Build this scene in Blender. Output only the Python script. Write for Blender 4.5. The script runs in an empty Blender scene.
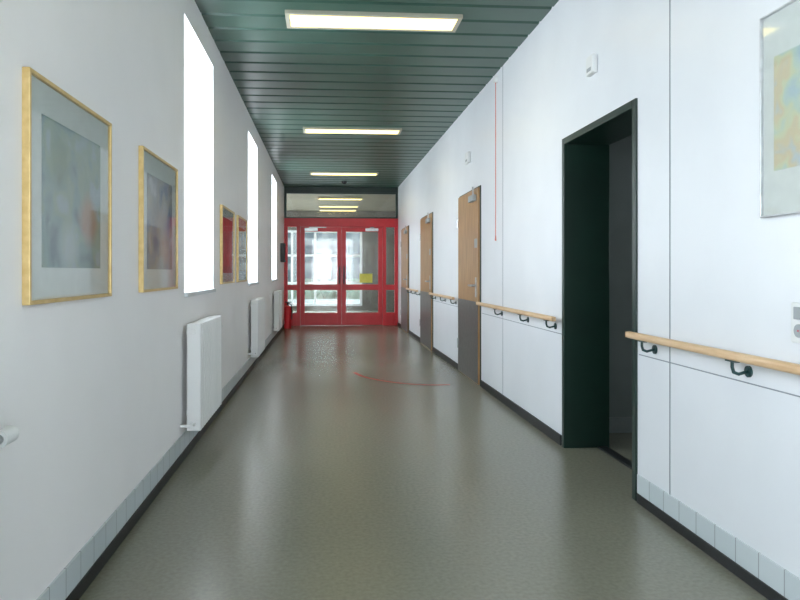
import bpy, bmesh, math, random
from mathutils import Vector, Matrix
random.seed(3)
scene = bpy.context.scene
COL = scene.collection

# ------------------------------------------------------------------ materials
def s2l(c):
    return tuple(((v/255)/12.92 if v/255 <= .04045 else ((v/255+.055)/1.055)**2.4) for v in c)+(1,)

def newmat(name):
    m = bpy.data.materials.new(name); m.use_nodes = True
    nt = m.node_tree; b = nt.nodes['Principled BSDF']
    return m, nt, b

def mottled(name, c1, c2, scale=8, rough=.5, metal=0, bump=0, bscale=200, stretch=None, spec=.5, detail=4):
    m, nt, b = newmat(name)
    g = nt.nodes.new('ShaderNodeNewGeometry')
    mp = nt.nodes.new('ShaderNodeMapping')
    nt.links.new(g.outputs['Position'], mp.inputs['Vector'])
    if stretch: mp.inputs['Scale'].default_value = stretch
    n = nt.nodes.new('ShaderNodeTexNoise'); n.inputs['Scale'].default_value = scale; n.inputs['Detail'].default_value = detail
    nt.links.new(mp.outputs['Vector'], n.inputs['Vector'])
    r = nt.nodes.new('ShaderNodeValToRGB')
    r.color_ramp.elements[0].position = .35; r.color_ramp.elements[1].position = .65
    r.color_ramp.elements[0].color = s2l(c1); r.color_ramp.elements[1].color = s2l(c2)
    nt.links.new(n.outputs['Fac'], r.inputs['Fac'])
    nt.links.new(r.outputs['Color'], b.inputs['Base Color'])
    b.inputs['Roughness'].default_value = rough; b.inputs['Metallic'].default_value = metal
    b.inputs['Specular IOR Level'].default_value = spec
    if bump:
        n2 = nt.nodes.new('ShaderNodeTexNoise'); n2.inputs['Scale'].default_value = bscale
        nt.links.new(g.outputs['Position'], n2.inputs['Vector'])
        bp = nt.nodes.new('ShaderNodeBump'); bp.inputs['Strength'].default_value = bump; bp.inputs['Distance'].default_value = .002
        nt.links.new(n2.outputs['Fac'], bp.inputs['Height']); nt.links.new(bp.outputs['Normal'], b.inputs['Normal'])
    return m

M = {}
M['wall'] = mottled('wall_paint', (244,242,243), (246,244,245), 3, .5, bump=.05, bscale=160)
M['wall_r'] = mottled('wall_panel_paint', (225,228,233), (229,232,237), 2, .34, bump=.03, bscale=90)
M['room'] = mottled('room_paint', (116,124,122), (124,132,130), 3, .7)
M['lobby'] = mottled('lobby_paint', (90,86,78), (102,98,88), 3, .7)
M['lobbyceil'] = mottled('lobby_ceiling', (132,126,110), (142,136,118), 3, .7)
M['green'] = mottled('ceiling_green_metal', (50,78,68), (56,85,74), 3, .36, bump=0)
M['greendark'] = mottled('ceiling_gap', (8,14,12), (10,16,14), 3, .8)
M['frame_green'] = mottled('dark_green_lacquer', (13,38,31), (16,43,35), 4, .35)
M['black'] = mottled('black_rubber', (20,22,24), (28,30,32), 10, .5)
M['white_metal'] = mottled('white_enamel', (236,237,238), (240,240,241), 5, .35)
M['lampframe'] = mottled('lamp_frame_enamel', (170,166,150), (178,174,158), 5, .4)
M['white_plastic'] = mottled('white_plastic', (222,224,224), (228,230,230), 5, .45)
M['grey_plastic'] = mottled('grey_plastic', (150,156,160), (160,165,168), 5, .45)
M['sill'] = mottled('window_sill_paint', (206,210,214), (212,216,220), 5, .45)
M['red'] = mottled('red_lacquer', (204,22,34), (214,28,40), 4, .35)
M['redcord'] = mottled('red_cord', (212,120,106), (222,130,116), 40, .6)
M['redtape'] = mottled('red_floor_line', (200,66,50), (184,72,56), 30, .45)
M['steel'] = mottled('brushed_steel', (165,168,170), (190,192,194), 60, .3, metal=1)
M['teal'] = mottled('dark_teal_metal', (16,52,54), (22,60,62), 20, .35)
M['gold'] = mottled('gold_frame', (206,176,116), (220,192,134), 30, .35, metal=.35)
M['silver'] = mottled('silver_frame', (186,188,192), (204,206,210), 30, .35, metal=.6)
M['mat'] = mottled('mat_board', (216,219,218), (222,225,224), 20, .8)
M['wood'] = mottled('door_veneer', (148,110,68), (174,134,88), 6, .4, stretch=(6,6,.5))
M['rail'] = mottled('beech_rail', (206,170,130), (222,190,152), 8, .35, stretch=(8,.7,8))
M['veneer_dim'] = mottled('veneer_reflection_grey', (84,82,80), (96,94,92), 20, .35)  # grey for veneer that looks darker low down through reflection
M['seam'] = mottled('panel_seam', (134,140,148), (144,150,158), 20, .7)
M['yellow'] = mottled('yellow_notice', (226,216,90), (236,226,110), 20, .6)
M['grass'] = mottled('grey_paving', (64,70,66), (74,80,74), 1.5, .9)
M['leaf'] = mottled('hedge_leaf', (34,44,32), (52,62,48), 6, .8)
M['dark'] = mottled('dark_plastic', (22,22,26), (30,30,34), 10, .4)
M['winframe'] = mottled('white_window_frame', (210,214,216), (216,220,222), 5, .4)

def floor_mat():
    m, nt, b = newmat('linoleum')
    g = nt.nodes.new('ShaderNodeNewGeometry')
    n = nt.nodes.new('ShaderNodeTexNoise'); n.inputs['Scale'].default_value = 50; n.inputs['Detail'].default_value = 3; n.inputs['Roughness'].default_value=.5
    nt.links.new(g.outputs['Position'], n.inputs['Vector'])
    r = nt.nodes.new('ShaderNodeValToRGB')
    e = r.color_ramp.elements
    e[0].position=.3; e[0].color=s2l((119,118,104)); e[1].position=.7; e[1].color=s2l((131,130,115))
    nt.links.new(n.outputs['Fac'], r.inputs['Fac'])
    nt.links.new(r.outputs['Color'], b.inputs['Base Color'])
    b.inputs['Roughness'].default_value=.26
    b.inputs['Specular IOR Level'].default_value=.7
    return m
M['floor'] = floor_mat()

def tile_mat(name, c1, c2, cm):
    m, nt, b = newmat(name)
    g = nt.nodes.new('ShaderNodeNewGeometry')
    sp = nt.nodes.new('ShaderNodeSeparateXYZ'); nt.links.new(g.outputs['Position'], sp.inputs[0])
    cb = nt.nodes.new('ShaderNodeCombineXYZ'); nt.links.new(sp.outputs['Y'], cb.inputs['X']); cb.inputs['Y'].default_value=.055
    br = nt.nodes.new('ShaderNodeTexBrick'); br.offset=0
    br.inputs['Scale'].default_value=1; br.inputs['Brick Width'].default_value=.15; br.inputs['Row Height'].default_value=.11
    br.inputs['Mortar Size'].default_value=.003; br.inputs['Mortar Smooth'].default_value=0
    br.inputs['Color1'].default_value=s2l(c1); br.inputs['Color2'].default_value=s2l(c2); br.inputs['Mortar'].default_value=s2l(cm)
    nt.links.new(cb.outputs[0], br.inputs['Vector']); nt.links.new(br.outputs['Color'], b.inputs['Base Color'])
    b.inputs['Roughness'].default_value=.3
    return m
M['tile'] = tile_mat('skirting_tile',(192,202,206),(200,208,212),(146,154,158))
M['tile2'] = mottled('grey_skirting', (128,136,136), (136,144,144), 10, .5)
def facade_mat():
    m, nt, b = newmat('sky_block_facade')
    g = nt.nodes.new('ShaderNodeNewGeometry')
    sp = nt.nodes.new('ShaderNodeSeparateXYZ'); nt.links.new(g.outputs['Position'], sp.inputs[0])
    cb = nt.nodes.new('ShaderNodeCombineXYZ'); nt.links.new(sp.outputs['X'], cb.inputs['X']); nt.links.new(sp.outputs['Z'], cb.inputs['Y'])
    br = nt.nodes.new('ShaderNodeTexBrick'); br.offset=0
    br.inputs['Scale'].default_value=1; br.inputs['Brick Width'].default_value=1.9; br.inputs['Row Height'].default_value=1.6
    br.inputs['Mortar Size'].default_value=.22; br.inputs['Mortar Smooth'].default_value=0
    br.inputs['Color1'].default_value=s2l((40,47,50)); br.inputs['Color2'].default_value=s2l((52,58,60)); br.inputs['Mortar'].default_value=s2l((74,78,78))
    nt.links.new(cb.outputs[0], br.inputs['Vector']); nt.links.new(br.outputs['Color'], b.inputs['Base Color'])
    b.inputs['Roughness'].default_value=.9; b.inputs['Specular IOR Level'].default_value=.1
    return m
M['facade']=facade_mat()

def emis(name, c, s):
    m, nt, b = newmat(name)
    b.inputs['Base Color'].default_value = (*c,1)
    b.inputs['Emission Color'].default_value = (*c,1); b.inputs['Emission Strength'].default_value = s
    return m
M['lamp'] = emis('fluorescent_diffuser', (1,.78,.27), 3.2)

def glass(name, base=.04, k=.6):
    m = bpy.data.materials.new(name); m.use_nodes=True; nt=m.node_tree; nt.nodes.clear()
    o = nt.nodes.new('ShaderNodeOutputMaterial'); mx = nt.nodes.new('ShaderNodeMixShader')
    t = nt.nodes.new('ShaderNodeBsdfTransparent'); t.inputs[0].default_value=(.98,.99,.985,1)
    gl = nt.nodes.new('ShaderNodeBsdfGlossy'); gl.inputs['Roughness'].default_value=.05
    f = nt.nodes.new('ShaderNodeLayerWeight'); f.inputs['Blend'].default_value=.5
    pw = nt.nodes.new('ShaderNodeMath'); pw.operation='POWER'; pw.inputs[1].default_value=5
    ml = nt.nodes.new('ShaderNodeMath'); ml.operation='MULTIPLY_ADD'; ml.inputs[1].default_value=k; ml.inputs[2].default_value=base
    nt.links.new(f.outputs['Facing'], pw.inputs[0]); nt.links.new(pw.outputs[0], ml.inputs[0]); nt.links.new(ml.outputs[0], mx.inputs[0])
    nt.links.new(t.outputs[0], mx.inputs[1]); nt.links.new(gl.outputs[0], mx.inputs[2]); nt.links.new(mx.outputs[0], o.inputs[0])
    return m
M['glass'] = glass('pane_glass')
M['picglass'] = glass('picture_glass', .06, .7)

def art(name, stops, off, scale=3.0, patch=None):
    m, nt, b = newmat(name)
    tc = nt.nodes.new('ShaderNodeTexCoord'); mp = nt.nodes.new('ShaderNodeMapping'); mp.inputs['Location'].default_value=(off,off*1.7,off*.6)
    nt.links.new(tc.outputs['Object'], mp.inputs[0])
    n = nt.nodes.new('ShaderNodeTexNoise'); n.inputs['Scale'].default_value=scale; n.inputs['Detail'].default_value=2; n.inputs['Distortion'].default_value=.3
    nt.links.new(mp.outputs[0], n.inputs['Vector'])
    r = nt.nodes.new('ShaderNodeValToRGB'); e = r.color_ramp.elements; r.color_ramp.interpolation='EASE'
    e[0].position=stops[0][0]; e[0].color=s2l(stops[0][1]); e[1].position=stops[-1][0]; e[1].color=s2l(stops[-1][1])
    for p,c in stops[1:-1]:
        k=e.new(p); k.color=s2l(c)
    nt.links.new(n.outputs['Fac'], r.inputs['Fac'])
    out=r.outputs['Color']
    for (py,pz,rad,col,fac) in (patch or []):
        vd=nt.nodes.new('ShaderNodeVectorMath'); vd.operation='DISTANCE'; vd.inputs[1].default_value=(0,py,pz)
        nt.links.new(tc.outputs['Object'],vd.inputs[0])
        ad=nt.nodes.new('ShaderNodeMath'); ad.operation='MULTIPLY_ADD'; ad.inputs[1].default_value=.14
        nt.links.new(n.outputs['Fac'],ad.inputs[0]); nt.links.new(vd.outputs['Value'],ad.inputs[2])
        mr=nt.nodes.new('ShaderNodeMapRange'); mr.inputs['From Min'].default_value=rad+.10; mr.inputs['From Max'].default_value=rad+.03; mr.inputs['To Max'].default_value=fac
        nt.links.new(ad.outputs[0],mr.inputs['Value'])
        mx=nt.nodes.new('ShaderNodeMix'); mx.data_type='RGBA'; mx.inputs[7].default_value=s2l(col)
        nt.links.new(mr.outputs['Result'],mx.inputs['Factor']); nt.links.new(out,mx.inputs[6]); out=mx.outputs[2]
    nt.links.new(out, b.inputs['Base Color'])
    b.inputs['Roughness'].default_value=.7
    return m

# ------------------------------------------------------------------ mesh builder
class B:
    def __init__(s): s.bm=bmesh.new(); s.mats=[]
    def mi(s,mat):
        if mat not in s.mats: s.mats.append(mat)
        return s.mats.index(mat)
    def _merge(s,t,mat,smooth=False):
        i=s.mi(mat)
        bmesh.ops.recalc_face_normals(t, faces=t.faces[:])
        for f in t.faces: f.material_index=i; f.smooth=smooth
        me=bpy.data.meshes.new('t'); t.to_mesh(me); t.free(); s.bm.from_mesh(me); bpy.data.meshes.remove(me)
    def box(s,x0,x1,y0,y1,z0,z1,mat,bev=0,seg=2):
        t=bmesh.new(); bmesh.ops.create_cube(t,size=1)
        for v in t.verts:
            v.co=Vector((x0+(v.co.x+.5)*(x1-x0), y0+(v.co.y+.5)*(y1-y0), z0+(v.co.z+.5)*(z1-z0)))
        if bev: bmesh.ops.bevel(t,geom=t.edges[:],offset=bev,segments=seg,profile=.5,affect='EDGES')
        s._merge(t,mat); return s
    def cyl(s,p0,p1,r,mat,seg=16,r2=None):
        p0=Vector(p0);p1=Vector(p1);d=p1-p0
        t=bmesh.new(); bmesh.ops.create_cone(t,cap_ends=True,segments=seg,radius1=r,radius2=r if r2 is None else r2,depth=d.length)
        q=d.to_track_quat('Z','Y').to_matrix().to_4x4()
        bmesh.ops.transform(t,matrix=Matrix.Translation((p0+p1)/2)@q,verts=t.verts[:])
        s._merge(t,mat,False); return s
    def sph(s,c,r,mat,sc=(1,1,1)):
        t=bmesh.new(); bmesh.ops.create_uvsphere(t,u_segments=16,v_segments=10,radius=r)
        for v in t.verts: v.co=Vector((c[0]+v.co.x*sc[0],c[1]+v.co.y*sc[1],c[2]+v.co.z*sc[2]))
        s._merge(t,mat,True); return s
    def tube(s,pts,r,mat):
        for a,b in zip(pts[:-1],pts[1:]): s.cyl(a,b,r,mat,12)
        for p in pts[1:-1]: s.sph(p,r,mat)
        return s
    def done(s,name,parent=None,origin=None,kind=None,label=None,cat=None,group=None):
        vs=[v.co for v in s.bm.verts]
        if origin is None:
            lo=[min(v[i] for v in vs) for i in range(3)]; hi=[max(v[i] for v in vs) for i in range(3)]
            origin=((lo[0]+hi[0])/2,(lo[1]+hi[1])/2, lo[2] if parent is None else (lo[2]+hi[2])/2)
        o=Vector(origin)
        for v in s.bm.verts: v.co-=o
        me=bpy.data.meshes.new(name); s.bm.to_mesh(me); s.bm.free()
        for m in s.mats: me.materials.append(m)
        ob=bpy.data.objects.new(name,me); COL.objects.link(ob)
        if parent is not None:
            w=Vector((0,0,0)); p=parent
            while p is not None: w+=p.location; p=p.parent
            ob.parent=parent; ob.location=o-w
        else: ob.location=o
        tag(ob,kind,label,cat,group); return ob
def tag(ob,kind=None,label=None,cat=None,group=None):
    if kind: ob['kind']=kind
    if label: ob['label']=label
    if cat: ob['category']=cat
    if group: ob['group']=group
def empty(name,loc,**k):
    e=bpy.data.objects.new(name,None); e.empty_display_size=.1; e.location=loc; COL.objects.link(e); tag(e,**k); return e
def dup(root,off,label=None):
    def rec(o,par):
        c=o.copy(); COL.objects.link(c)
        if par is not None: c.parent=par
        for ch in [x for x in bpy.data.objects if x.parent==o]:
            rec(ch,c)
        return c
    n=rec(root,None); n.location=root.location+Vector(off)
    if label: n['label']=label
    return n
S='structure'
H=3.23; XL=-.95; XR=1.70; YE=15.9; YB=-4.0

# ------------------------------------------------------------------ shell
B().box(-1.30,4.2,YB-.1,15.9,-.1,0,M['floor']).box(-3.0,4.2,15.9,22.2,-.1,0,M['floor']).done('floor',kind=S,label='mottled grey-green satin linoleum corridor floor',cat='floor')
c=B(); c.box(-1.30,4.2,YB-.1,15.85,3.275,3.37,M['greendark'])
P_=.30; y=YB
while y<YE-.05:
    t=bmesh.new(); y2=min(P_-.012,YE-.02-y)
    prof=[(0.0,.03),(0,.014),(.02,0),(y2-.02,0),(y2,.014),(y2,.03)]
    a=[t.verts.new((XL,y+p[0],H+p[1])) for p in prof]; b=[t.verts.new((XR,y+p[0],H+p[1])) for p in prof]
    for i in range(len(prof)-1): t.faces.new((a[i],a[i+1],b[i+1],b[i]))
    t.faces.new(a); t.faces.new(b[::-1]); t.faces.new((a[0],b[0],b[-1],a[-1]))
    c._merge(t,M['green']); y+=P_
c.done('ceiling',kind=S,label='dark green linear metal slat ceiling',cat='ceiling')
B().box(-3.0,4.2,15.95,22.2,H,H+.1,M['lobbyceil']).done('ceiling_lobby',kind=S,label='beige plain ceiling of the lobby behind the glazed doors',cat='ceiling')

WIN=[(-2.95,-1.75),(.70,1.90),(4.67,5.86),(8.48,9.64),(12.2,13.4)]
SZ,TZ=1.08,3.0
w=B(); y=YB
for a,b in WIN:
    w.box(-1.30,XL,y,a,0,3.275,M['wall']); w.box(-1.30,XL,a,b,0,SZ,M['wall']); w.box(-1.30,XL,a,b,TZ,3.275,M['wall']); y=b
w.box(-1.30,XL,y,YE,0,3.275,M['wall'])
w.done('wall_left',kind=S,label='white painted corridor wall with deep window niches',cat='wall')

DZ=2.2
OP=[(3.60,4.76),(7.33,8.49),(10.64,11.90),(13.72,14.95)]
w=B(); y=YB
for a,b in OP:
    w.box(XR,2.0,y,a,0,3.275,M['wall_r']); w.box(XR,2.0,a,b,DZ,3.275,M['wall_r']); y=b
w.box(XR,2.0,y,YE,0,3.275,M['wall_r'])
w.done('wall_right',kind=S,label='white panelled corridor wall with door openings',cat='wall')
w=B(); w.box(-1.30,XL+.2,YB-.1,YB,0,3.275,M['wall']).box(XR-.2,2.0,YB-.1,YB,0,3.275,M['wall']).box(XL+.2,XR-.2,YB-.1,YB,0,.3,M['wall']).box(XL+.2,XR-.2,YB-.1,YB,3.0,3.275,M['wall'])
w.done('wall_back',kind=S,label='white painted corridor end wall around an added fill window',cat='wall')
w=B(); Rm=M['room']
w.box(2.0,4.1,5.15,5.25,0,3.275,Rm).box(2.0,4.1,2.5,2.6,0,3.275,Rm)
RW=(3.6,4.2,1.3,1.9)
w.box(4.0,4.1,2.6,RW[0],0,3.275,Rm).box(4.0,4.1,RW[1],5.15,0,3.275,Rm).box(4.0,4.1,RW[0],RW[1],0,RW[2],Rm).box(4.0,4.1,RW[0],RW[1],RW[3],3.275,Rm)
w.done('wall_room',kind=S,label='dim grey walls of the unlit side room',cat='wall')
w=B()
w.box(-3.0,-1.3,15.9,16.0,0,H,M['lobby']).box(2.0,4.2,15.9,16.0,0,H,M['lobby'])
w.box(-3.0,-2.9,16.0,16.6,0,H,M['lobby']).box(-3.0,-2.9,21.5,22.2,0,H,M['lobby']).box(-3.0,-2.9,16.6,21.5,2.6,H,M['lobby']).box(-3.0,-2.9,16.6,21.5,0,.15,M['lobby'])
w.box(4.1,4.2,16.0,22.2,0,H,M['lobby'])
w.box(-2.9,-2.6,22.1,22.2,0,H,M['lobby']).box(1.2,4.1,22.1,22.2,0,H,M['lobby']).box(-2.6,1.2,22.1,22.2,2.6,H,M['lobby']).box(-2.6,1.2,22.1,22.2,0,.15,M['lobby'])
w.done('wall_lobby',kind=S,label='light brown lobby walls around large windows',cat='wall')

# baseboards
B().box(XL,XL+.014,YB,YE-.02,0,.06,M['black'],.002,1).done('baseboard_left',kind=S,label='black rubber skirting strip',cat='baseboard')
B().box(XL,XL+.008,YB,YE-.02,.06,.17,M['tile']).done('trim_1',kind=S,label='pale grey skirting tile row',cat='skirting tiles')
B().box(XR-.008,XR,YB,3.59,.05,.15,M['tile']).done('trim_2',kind=S,label='pale grey skirting tile row',cat='skirting tiles')
b=B(); b.box(XR-.016,XR,YB,3.58,0,.05,M['black'],.002,1)
for a,e in [(4.79,7.29),(8.53,10.60),(11.94,13.68),(14.99,15.85)]: b.box(XR-.014,XR,a,e,0,.075,M['black'],.002,1)
b.done('baseboard_right',kind=S,label='black rubber skirting strip',cat='baseboard')
B().box(2.03,3.99,5.138,5.15,0,.12,M['tile2']).done('trim_9',kind=S,label='grey skirting in the side room',cat='skirting')
n=3
for yy,z0,z1 in [(3.25,.15,3.23),(6.42,.075,3.23)]:
    B().box(XR-.002,XR,yy-.004,yy+.004,z0,z1,M['seam']).done('trim_%d'%n,kind=S,label='thin grey vertical wall panel joint',cat='wall joint'); n+=1
for a,e in [(YB,3.58),(4.79,7.29),(8.53,10.6)]:
    B().box(XR-.002,XR,a,e,.80,.805,M['seam']).done('trim_%d'%n,kind=S,label='thin grey horizontal wall panel joint',cat='wall joint'); n+=1

# ------------------------------------------------------------------ windows
def window(i,a,b):
    e=empty('window_%d'%i,(-1.25,(a+b)/2,SZ),kind=S,label='white framed window in a deep wall niche',cat='window')
    f=B(); x0,x1=-1.29,-1.23; fw=.06
    f.box(x0,x1,a,a+fw,SZ,TZ,M['winframe']).box(x0,x1,b-fw,b,SZ,TZ,M['winframe']).box(x0,x1,a+fw,b-fw,SZ,SZ+fw,M['winframe']).box(x0,x1,a+fw,b-fw,TZ-fw,TZ,M['winframe'])
    f.box(x0,x1,a+fw,b-fw,2.38,2.43,M['winframe'])
    f.done('window_frame',e)
    B().box(-1.264,-1.258,a+fw,b-fw,SZ+fw,2.38,M['glass']).box(-1.264,-1.258,a+fw,b-fw,2.43,TZ-fw,M['glass']).done('glass',e)
    B().box(-1.23,XL+.025,a+.002,b-.002,SZ,SZ+.03,M['sill'],.004).done('window_sill',e)
    B().box(-1.225,-1.21,(a+b)/2-.01,(a+b)/2+.01,1.14,1.2,M['steel'],.002).cyl((-1.217,(a+b)/2,1.17),(-1.19,(a+b)/2,1.17),.007,M['steel']).box(-1.197,-1.185,(a+b)/2-.008,(a+b)/2+.1,1.162,1.178,M['steel'],.003).done('handle',e)
for i,(a,b) in enumerate(WIN): window(i+1,a,b)
def bigwin(name,p0,p1,axis,z0,z1,nb,zs,label):
    e=empty(name,((p0[0]+p1[0])/2,(p0[1]+p1[1])/2,z0),kind=S,label=label,cat='window')
    f=B(); L=(p1[0]-p0[0]) if axis=='x' else (p1[1]-p0[1]); fw=.07
    def bx(bb,s0,s1,a0,a1,t,m):
        if axis=='x': bb.box(p0[0]+s0,p0[0]+s1,p0[1]-t,p0[1]+t,a0,a1,m)
        else: bb.box(p0[0]-t,p0[0]+t,p0[1]+s0,p0[1]+s1,a0,a1,m)
    for k in range(nb+1):
        s=k*(L-fw)/nb; bx(f,s,s+fw,z0,z1,.035,M['winframe'])
    for z in [z0]+zs+[z1-fw]: bx(f,0,L,z,z+fw,.03,M['winframe'])
    f.done('window_frame',e)
    g=B(); bx(g,fw,L-fw,z0+.05,z1-.05,.003,M['glass']); g.done('glass',e)
bigwin('window_6',(-2.6,22.15),(1.2,22.15),'x',.15,2.6,5,[.85,1.75],'large white framed lobby window looking outside')
bigwin('window_7',(-2.95,16.6),(-2.95,21.5),'y',.15,2.6,5,[.85],'large white framed lobby window looking outside')
bigwin('window_8',(XL+.2,YB-.05),(XR-.2,YB-.05),'x',.3,3.0,2,[2.2],'tall white framed window added behind the camera for fill daylight')  # added in the unseen end wall, gives daylight fill
bigwin('window_9',(4.05,RW[0]),(4.05,RW[1]),'y',RW[2],RW[3],1,[],'small unseen window added to brighten the side room')  # made-up window out of view, lights the side room walls

# ------------------------------------------------------------------ door opening with green frame
e=empty('door_1',(1.85,4.18,0),kind=S,label='open doorway with dark green lined frame',cat='doorway')
f=B(); t=.045
a,b=OP[0]
f.box(XR-.012,2.02,a,a+t,0,DZ,M['frame_green'],.003).box(XR-.012,2.02,b-t,b,0,DZ,M['frame_green'],.003).box(XR-.012,2.02,a+t,b-t,DZ-t,DZ,M['frame_green'],.003)
f.done('door_frame',e)
B().box(1.93,2.0,a+t,b-t,0,.012,M['black'],.003).done('threshold',e)

# ------------------------------------------------------------------ veneer doors
def door(i,a,b):
    e=empty('door_%d'%i,(XR,(a+b)/2,0),kind=S,label='closed brown wood veneer door with lower part greyed by painted-in reflection',cat='door')
    t=.05
    B().box(XR-.012,1.84,a,a+t,0,DZ,M['frame_green'],.003).box(XR-.012,1.84,b-t,b,0,DZ,M['frame_green'],.003).box(XR-.012,1.84,a+t,b-t,DZ-t,DZ,M['frame_green'],.003).done('door_frame',e)
    lf=B().box(XR-.03,XR+.02,a+t*.4,b-t*.4,.012,DZ-t*.4,M['wood'],.004).done('door_leaf',e)
    B().box(XR-.034,XR-.03,a+.025,b-.025,.02,.92,M['veneer_dim'],.001,1).done('reflection_tone',lf)  # thin sheet that paints the reflection's darkening onto the lower leaf
    yh=a+.12
    B().box(XR-.038,XR-.03,yh-.025,yh+.025,.97,1.19,M['steel'],.003).cyl((XR-.03,yh,1.1),(XR-.085,yh,1.1),.012,M['steel']).cyl((XR-.085,yh-.008,1.1),(XR-.085,yh+.14,1.1),.012,M['steel']).done('handle',lf)
    B().box(XR-.075,XR-.03,a+.1,a+.34,2.04,2.11,M['grey_plastic'],.006).box(XR-.065,XR-.05,a+.15,a+.17,2.11,2.2,M['steel']).done('door_closer',lf)
    for z in (.3,1.8): B().cyl((XR-.036,b-.03,z),(XR-.036,b-.03,z+.12),.01,M['steel']).done('hinge',lf)
    B().box(XR-.033,XR-.03,a+.07,a+.2,1.52,1.62,M['grey_plastic'],.001,1).done('door_plate',lf)
for i,(a,b) in enumerate(OP[1:]): door(i+2,a,b)

# ------------------------------------------------------------------ red glazed door set
e=empty('door_5',(.375,YE,0),kind=S,label='red framed glazed double doors with side lights and transom',cat='door')
R=M['red']; GR=M['frame_green']; f=B(); y0,y1=YE-.05,YE+.04
for x0,x1 in [(XL,XL+.08),(-.66,-.58),(1.34,1.42),(XR-.08,XR)]: f.box(x0,x1,y0,y1,0,2.3,R,.004)
f.box(XL,XR,y0-.01,y1,2.3,2.5,R,.005)
for x0,x1 in [(XL+.08,-.66),(1.42,XR-.08)]: f.box(x0,x1,y0+.01,y1-.01,.83,.95,R,.004).box(x0,x1,y0+.01,y1-.01,0,.3,R,.004)
f.done('door_frame',e)
B().box(XL,XL+.055,y0,y1,2.5,3.1,GR,.004).box(XR-.055,XR,y0,y1,2.5,3.1,GR,.004).box(XL+.055,XR-.055,y0,y1,3.07,3.1,GR,.004).box(XL+.055,XR-.055,y0,y1,2.5,2.53,GR,.004).done('transom_frame',e)
B().box(XL,XR,YE-.06,YE+.04,3.1,3.229,GR,.004).done('header_panel',e)
B().box(XL+.055,XR-.055,YE-.01,YE-.004,2.53,3.07,M['glass']).done('transom_glass',e)
for x0,x1 in [(XL+.08,-.66),(1.42,XR-.08)]:
    B().box(x0,x1,YE-.01,YE-.004,.3,.83,M['glass']).box(x0,x1,YE-.01,YE-.004,.95,2.3,M['glass']).done('side_light_glass',e)
for k,(x0,x1) in enumerate([(-.575,.378),(.382,1.335)]):
    ly0,ly1=YE-.045,YE+.005; lf=B(); sw=.10
    lf.box(x0,x0+sw,ly0,ly1,.012,2.295,R,.004).box(x1-sw,x1,ly0,ly1,.012,2.295,R,.004)
    for z0,z1 in [(.012,.30),(.83,.96),(2.19,2.295)]: lf.box(x0+sw,x1-sw,ly0,ly1,z0,z1,R,.004)
    lo=lf.done('door_leaf',e)
    B().box(x0+sw,x1-sw,YE-.023,YE-.017,.30,.83,M['glass']).box(x0+sw,x1-sw,YE-.023,YE-.017,.96,2.19,M['glass']).done('glass',lo)
    hx=x1-.05 if k==0 else x0+.05
    B().cyl((hx,ly0,1.0),(hx,ly0-.06,1.0),.012,M['dark']).cyl((hx,ly0,1.35),(hx,ly0-.06,1.35),.012,M['dark']).cyl((hx,ly0-.06,.97),(hx,ly0-.06,1.38),.016,M['dark']).done('handle',lo)
    cx=x0+.1 if k==0 else x1-.4
    B().box(cx,cx+.3,ly0-.05,ly0,2.2,2.27,M['steel'],.006).box(cx+.1,cx+.5 if k==0 else cx+.2,ly0-.06,ly0-.04,2.275,2.295,M['steel'],.003).done('door_closer',lo)
    if k==1: B().box(.80,1.10,YE-.029,YE-.024,1.0,1.21,M['yellow']).done('notice',lo,label='yellow paper notice on the glass')

# ------------------------------------------------------------------ ceiling lights
def light(yc,name='ceiling_light',ln=1.36,wd=.32,xc=.375,z=H,label='rectangular fluorescent ceiling light glowing warm white',grp='fluorescent lights along the corridor ceiling'):
    e=empty(name,(xc,yc,z-.03),label=label,cat='ceiling light',group=grp)
    x0,x1=xc-ln/2,xc+ln/2; a,b=yc-wd/2,yc+wd/2; r=.035
    h=B(); F=M['lampframe']; h.box(x0,x1,a,a+r,z-.03,z,F,.003).box(x0,x1,b-r,b,z-.03,z,F,.003).box(x0,x0+r,a+r,b-r,z-.03,z,F,.003).box(x1-r,x1,a+r,b-r,z-.03,z,F,.003)
    h.box(x0+r,x1-r,a+r,b-r,z-.006,z,M['white_metal']).done('housing',e)
    d=B(); d.box(x0+r,x1-r,a+r,b-r,z-.026,z-.012,M['lamp']).done('diffuser',e)
    return e
L=light(5.32)
for yy in (9.46,13.6,1.18,-2.9): dup(L,(0,yy-5.32,0))
L2=light(18.3,ln=1.2,label='fluorescent ceiling light glowing in the lobby',grp='fluorescent lights on the lobby ceiling',xc=.4)
for yy in (20.4,21.7): dup(L2,(0,yy-18.3,0))

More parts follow.
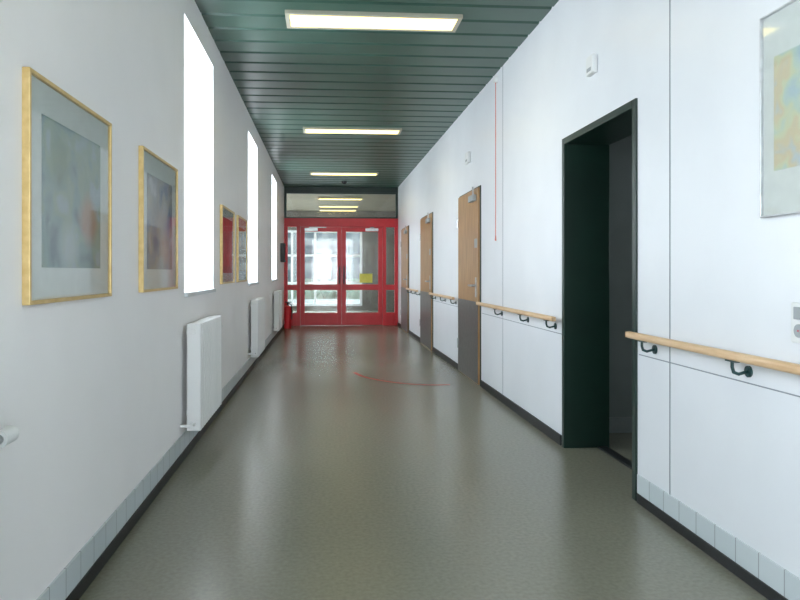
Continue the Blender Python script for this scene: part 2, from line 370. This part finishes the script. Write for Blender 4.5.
# ------------------------------------------------------------------ radiators
def radiator(a,b):
    G_=.003
    e=empty('radiator',(-.87,(a+b)/2,.19),label='white ribbed column radiator mounted below a window niche',cat='radiator',group='radiators along the window wall')
    n=round((b-a)/.078); p=(b-a)/n; r=B()
    for k in range(n):
        c=a+p*(k+.5); r.box(-.92,-.825,c-p*.32,c+p*.32,.19,.905,M['white_metal'],.01,3)
    r.box(-.90,-.86,a+.01,b-.01,.225,.265,M['white_metal'],.008).box(-.90,-.86,a+.01,b-.01,.83,.87,M['white_metal'],.008)
    r.done('radiator_body',e)
    for yy in (a+.15,b-.15):
        for z in (.27,.82): B().box(XL+G_,-.89,yy-.012,yy+.012,z,z+.03,M['white_metal']).done('wall_bracket',e)
    v=B(); v.cyl((-.875,b,.80),(-.875,b+.1,.80),.009,M['steel']).cyl((-.875,b+.09,.80),(-.875,b+.12,.80),.014,M['steel']).cyl((-.875,b+.12,.80),(-.875,b+.19,.80),.024,M['white_plastic'],20).cyl((-.875,b+.19,.80),(-.875,b+.2,.80),.024,M['white_plastic'],20,.017)
    v.cyl((-.875,b+.08,.80),(XL+G_,b+.08,.80),.009,M['steel'])
    v.done('thermostat_valve',e)
    B().cyl((-.87,a+.03,.24),(-.87,a-.06,.24),.01,M['white_metal']).cyl((-.87,a-.05,.24),(XL+G_,a-.05,.24),.01,M['white_metal']).done('pipe',e)
    return e
r=radiator(4.58,5.53)
dup(r,(0,8.5-4.58,0)); dup(r,(0,12.25-4.58,0)); dup(r,(0,-3.76,0))

# ------------------------------------------------------------------ framed pictures
def picture(side,a,b,z0,z1,artmat,framemat,fw,mx,mz,label,grp):
    x=XL if side=='l' else XR; s=1 if side=='l' else -1
    def X(p,q): return (x+s*p,x+s*q) if s>0 else (x+s*q,x+s*p)
    e=empty('framed_picture',(x,(a+b)/2,z0),label=label,cat='picture',group=grp)
    f=B(); q=X(0,.025)
    f.box(*q,a,a+fw,z0,z1,framemat,.002).box(*q,b-fw,b,z0,z1,framemat,.002).box(*q,a+fw,b-fw,z0,z0+fw,framemat,.002).box(*q,a+fw,b-fw,z1-fw,z1,framemat,.002)
    f.done('picture_frame',e)
    B().box(*X(.004,.012),a+fw,b-fw,z0+fw,z1-fw,M['mat']).done('mat_board',e)
    B().box(*X(.012,.014),a+mx,b-mx,z0+mz,z1-mz,artmat).done('artwork',e)
    B().box(*X(.018,.020),a+fw,b-fw,z0+fw,z1-fw,M['picglass']).done('glass',e)
A1=art('watercolour_grey_green',[(.3,(92,116,122)),(.42,(122,146,148)),(.52,(136,154,138)),(.62,(146,162,170)),(.75,(164,176,182))],3.1,6,[(.16,-.06,.09,(176,126,92),.75),(-.15,.13,.09,(104,128,92),.6),(-.05,-.18,.08,(176,186,194),.6)])
A2=art('watercolour_brown_blue',[(.3,(70,94,134)),(.42,(120,130,146)),(.52,(150,146,138)),(.62,(152,156,164)),(.72,(186,190,194))],7.3,6,[(.1,-.14,.1,(168,116,80),.75),(-.12,.08,.08,(90,104,130),.5)])
A3=art('print_red',[(.3,(140,24,34)),(.5,(190,54,58)),(.7,(168,84,86))],1.3,5)
A4=art('print_ochre',[(.3,(90,80,70)),(.5,(182,138,78)),(.7,(170,160,150))],5.3,5)
A5=art('watercolour_orange_green',[(.3,(176,196,206)),(.45,(190,206,196)),(.52,(206,208,178)),(.6,(210,196,166)),(.72,(186,198,206))],9.1,8)
G='framed pictures along the window wall'
picture('l',2.205,3.03,1.145,1.895,A1,M['gold'],.014,.12,.12,'gold framed grey-green abstract watercolour behind glass',G)
picture('l',3.54,4.36,1.145,1.895,A2,M['gold'],.014,.12,.12,'gold framed brown and blue abstract watercolour behind glass',G)
picture('l',6.22,7.05,1.14,1.86,A3,M['gold'],.018,.10,.10,'gold framed red abstract print behind glass',G)
picture('l',7.36,8.17,1.14,1.86,A4,M['gold'],.018,.12,.12,'gold framed ochre abstract print behind glass',G)
picture('r',1.70,2.52,1.46,2.23,A5,M['silver'],.006,.07,.17,'thin silver framed pale blue and yellow watercolour print','picture on the handrail wall')

# ------------------------------------------------------------------ handrails
def handrail(a,b,br):
    e=empty('handrail',(XR-.07,(a+b)/2,.86),label='light beech handrail on dark teal metal wall brackets',cat='handrail',group='handrails along the door wall')
    B().box(XR-.088,XR-.054,a,b,.895,.932,M['rail'],.014,4).done('rail',e)
    B().box(XR-.086,XR-.056,a-.006,a,.898,.929,M['rail'],.002).done('end_cap',e)
    B().box(XR-.086,XR-.056,b,b+.006,.898,.929,M['rail'],.002).done('end_cap',e)
    for yy in br:
        k=B(); k.cyl((XR,yy,.85),(XR-.008,yy,.85),.023,M['teal'],20)
        k.tube([(XR-.008,yy,.85),(XR-.045,yy,.84),(XR-.066,yy,.848),(XR-.072,yy,.868),(XR-.072,yy,.895)],.0065,M['teal'])
        k.box(XR-.083,XR-.06,yy-.035,yy+.035,.890,.896,M['teal'],.002)
        k.done('wall_bracket',e)
handrail(-.2,3.56,[.0,.9,1.8,2.62,3.40])
handrail(4.76,7.2,[4.92,5.6,6.45])
handrail(8.58,10.55,[8.75,9.55,10.4])
handrail(12.0,13.6,[12.15,12.8,13.45])

# ------------------------------------------------------------------ small wall things
def sensor(yy,z,w_,h_):
    e=empty('wall_sensor',(XR,yy,z-h_/2),label='small white plastic detector box high on the wall',cat='detector',group='detector boxes on the door wall')
    B().box(XR-.035,XR,yy-w_/2,yy+w_/2,z-h_/2,z+h_/2,M['white_plastic'],.008).done('housing',e)
    B().box(XR-.037,XR-.035,yy-w_*.3,yy+w_*.3,z-h_*.35,z-h_*.15,M['grey_plastic'],.0008,1).done('grille',e)
sensor(4.2,2.56,.11,.12); sensor(7.95,2.60,.17,.13)
e=empty('wall_switch',(XR,2.32,1.0),label='white and grey double socket switch plate',cat='switch')
B().box(XR-.012,XR,2.26,2.36,.995,1.14,M['white_plastic'],.004).done('cover_plate',e)
B().box(XR-.018,XR-.012,2.28,2.34,1.08,1.125,M['grey_plastic'],.003).done('rocker',e)
B().cyl((XR-.0125,2.31,1.04),(XR-.02,2.31,1.04),.024,M['grey_plastic'],24).cyl((XR-.02,2.31,1.04),(XR-.022,2.31,1.04),.003,M['red'],12).done('knob',e)
e=empty('pull_cord',(XR-.02,6.62,1.5),label='thin red alarm pull cord hanging beside the wall joint',cat='pull cord')
B().box(XR-.04,XR,6.59,6.65,3.12,3.18,M['white_plastic'],.005).done('switch_box',e)
B().cyl((XR-.02,6.62,1.6),(XR-.02,6.62,3.13),.004,M['redcord'],8).done('cord',e)
B().cyl((XR-.02,6.62,1.56),(XR-.02,6.62,1.61),.009,M['redcord'],12,.005).done('handle',e)
e=empty('wall_telephone',(XL,14.6,1.45),label='dark wall mounted telephone beside the red doors',cat='telephone')
B().box(XL,XL+.1,14.5,14.72,1.46,1.86,M['dark'],.01).done('phone_body',e)
B().box(XL+.1,XL+.14,14.53,14.58,1.5,1.8,M['red'],.01).done('receiver',e)
e=empty('fire_extinguisher',(XL+.12,15.2,0),label='red fire extinguisher standing by the wall',cat='fire extinguisher')
B().cyl((XL+.12,15.2,0),(XL+.12,15.2,.46),.08,M['red'],24).sph((XL+.12,15.2,.46),.08,M['red'],(1,1,.6)).done('cylinder_body',e)
B().cyl((XL+.12,15.2,.5),(XL+.12,15.2,.57),.02,M['dark']).box(XL+.06,XL+.2,15.18,15.22,.57,.59,M['dark'],.004).done('valve',e)
B().tube([(XL+.13,15.2,.56),(XL+.2,15.17,.52),(XL+.215,15.15,.4),(XL+.21,15.14,.2)],.011,M['dark']).done('hose',e)
e=empty('smoke_detector',(.42,14.9,H-.05),label='small dark ceiling mounted detector dome near the doors',cat='detector')
B().cyl((.42,14.9,H-.02),(.42,14.9,H),.07,M['dark'],24).done('base',e)
B().sph((.42,14.9,H-.02),.055,M['dark'],(1,1,.7)).done('dome',e)

# floor arc mark
t=B(); pts=[]
P=[(.36,8.45),(.46,8.1),(.66,7.78),(.9,7.56),(1.15,7.46),(1.38,7.46)]
tb=bmesh.new()
def cr(p,i,u):
    p0,p1,p2,p3=p[max(i-1,0)],p[i],p[i+1],p[min(i+2,len(p)-1)]
    return [0.5*((2*p1[k])+(-p0[k]+p2[k])*u+(2*p0[k]-5*p1[k]+4*p2[k]-p3[k])*u*u+(-p0[k]+3*p1[k]-3*p2[k]+p3[k])*u**3) for k in (0,1)]
for i in range(len(P)-1):
    for u in range(6): pts.append(cr(P,i,u/6))
pts.append(P[-1]); prev=None
for i,p in enumerate(pts):
    q=pts[min(i+1,len(pts)-1)]; o=pts[max(i-1,0)]
    d=Vector((q[0]-o[0],q[1]-o[1])).normalized(); nn=Vector((-d.y,d.x))*.022
    v=[tb.verts.new((p[0]+nn.x,p[1]+nn.y,.0015)),tb.verts.new((p[0]-nn.x,p[1]-nn.y,.0015))]
    if prev: tb.faces.new((prev[0],prev[1],v[1],v[0]))
    prev=v
t._merge(tb,M['redtape']); t.done('trim_8',kind=S,label='thin faded red curved line marked on the floor',cat='floor marking')

# outside
B().box(-40,40,22.3,70,-.3,-.15,M['grass']).done('ground',kind=S,label='grey paving outside the lobby windows',cat='ground')
B().box(-16,16,44,52,-.15,12,M['facade']).done('wall_sky_block',kind=S,label='grey building facade opposite the lobby, added to block bright sky',cat='building')  # added to block the sky and dim the view through the lobby
h=B(); tb=bmesh.new(); bmesh.ops.create_grid(tb,x_segments=60,y_segments=8,size=1)
for v in tb.verts:
    th=v.co.y*math.pi/2; x=v.co.x*7
    rr=1+.15*random.uniform(-1,1)
    v.co=Vector((x-.5+random.uniform(-.05,.05),36+math.sin(th)*.8*rr,-.15+math.cos(th)*.95*rr if abs(v.co.y)<.99 else -.15))
h._merge(tb,M['leaf']); h.done('hedge',kind='stuff',label='low dark green leafy hedge outside',cat='hedge')

# ------------------------------------------------------------------ world and light
wd=bpy.data.worlds.new('World'); scene.world=wd; wd.use_nodes=True
nt=wd.node_tree; bg=nt.nodes['Background']
tc=nt.nodes.new('ShaderNodeTexCoord'); sp=nt.nodes.new('ShaderNodeSeparateXYZ'); rp=nt.nodes.new('ShaderNodeValToRGB')
nt.links.new(tc.outputs['Generated'],sp.inputs[0]); nt.links.new(sp.outputs['Z'],rp.inputs['Fac']); nt.links.new(rp.outputs['Color'],bg.inputs['Color'])
rp.color_ramp.elements[0].position=0; rp.color_ramp.elements[0].color=(.88,.94,1,1); rp.color_ramp.elements[1].position=1; rp.color_ramp.elements[1].color=(.75,.87,1,1)
bg.inputs['Strength'].default_value=12.5
def portal(loc,rot,sx,sy):
    l=bpy.data.lights.new('window_portal','AREA'); l.shape='RECTANGLE'; l.size=sx; l.size_y=sy; l.cycles.is_portal=True
    o=bpy.data.objects.new('window_portal',l); o.location=loc; o.rotation_euler=rot; COL.objects.link(o)
for a,b in WIN: portal((-1.31,(a+b)/2,(SZ+TZ)/2),(0,-math.pi/2,0),TZ-SZ,b-a)
portal((-3.05,19.05,1.4),(0,-math.pi/2,0),2.5,4.9)
portal((-.7,22.22,1.4),(-math.pi/2,0,0),3.8,2.5)
portal((.375,YB-.12,1.65),(math.pi/2,0,0),2.3,2.7)
portal((4.12,(RW[0]+RW[1])/2,(RW[2]+RW[3])/2),(0,math.pi/2,0),RW[3]-RW[2],RW[1]-RW[0])

# ------------------------------------------------------------------ camera
cd=bpy.data.cameras.new('Camera'); cd.sensor_width=36; cd.lens=30.6; cd.shift_x=.034; cd.shift_y=-.035; cd.clip_start=.05
co=bpy.data.objects.new('Camera',cd); co.location=(0,0,1.25); co.rotation_euler=(math.pi/2,0,math.radians(-4)); COL.objects.link(co); scene.camera=co
scene.view_settings.view_transform='Standard'
scene.view_settings.exposure=.12
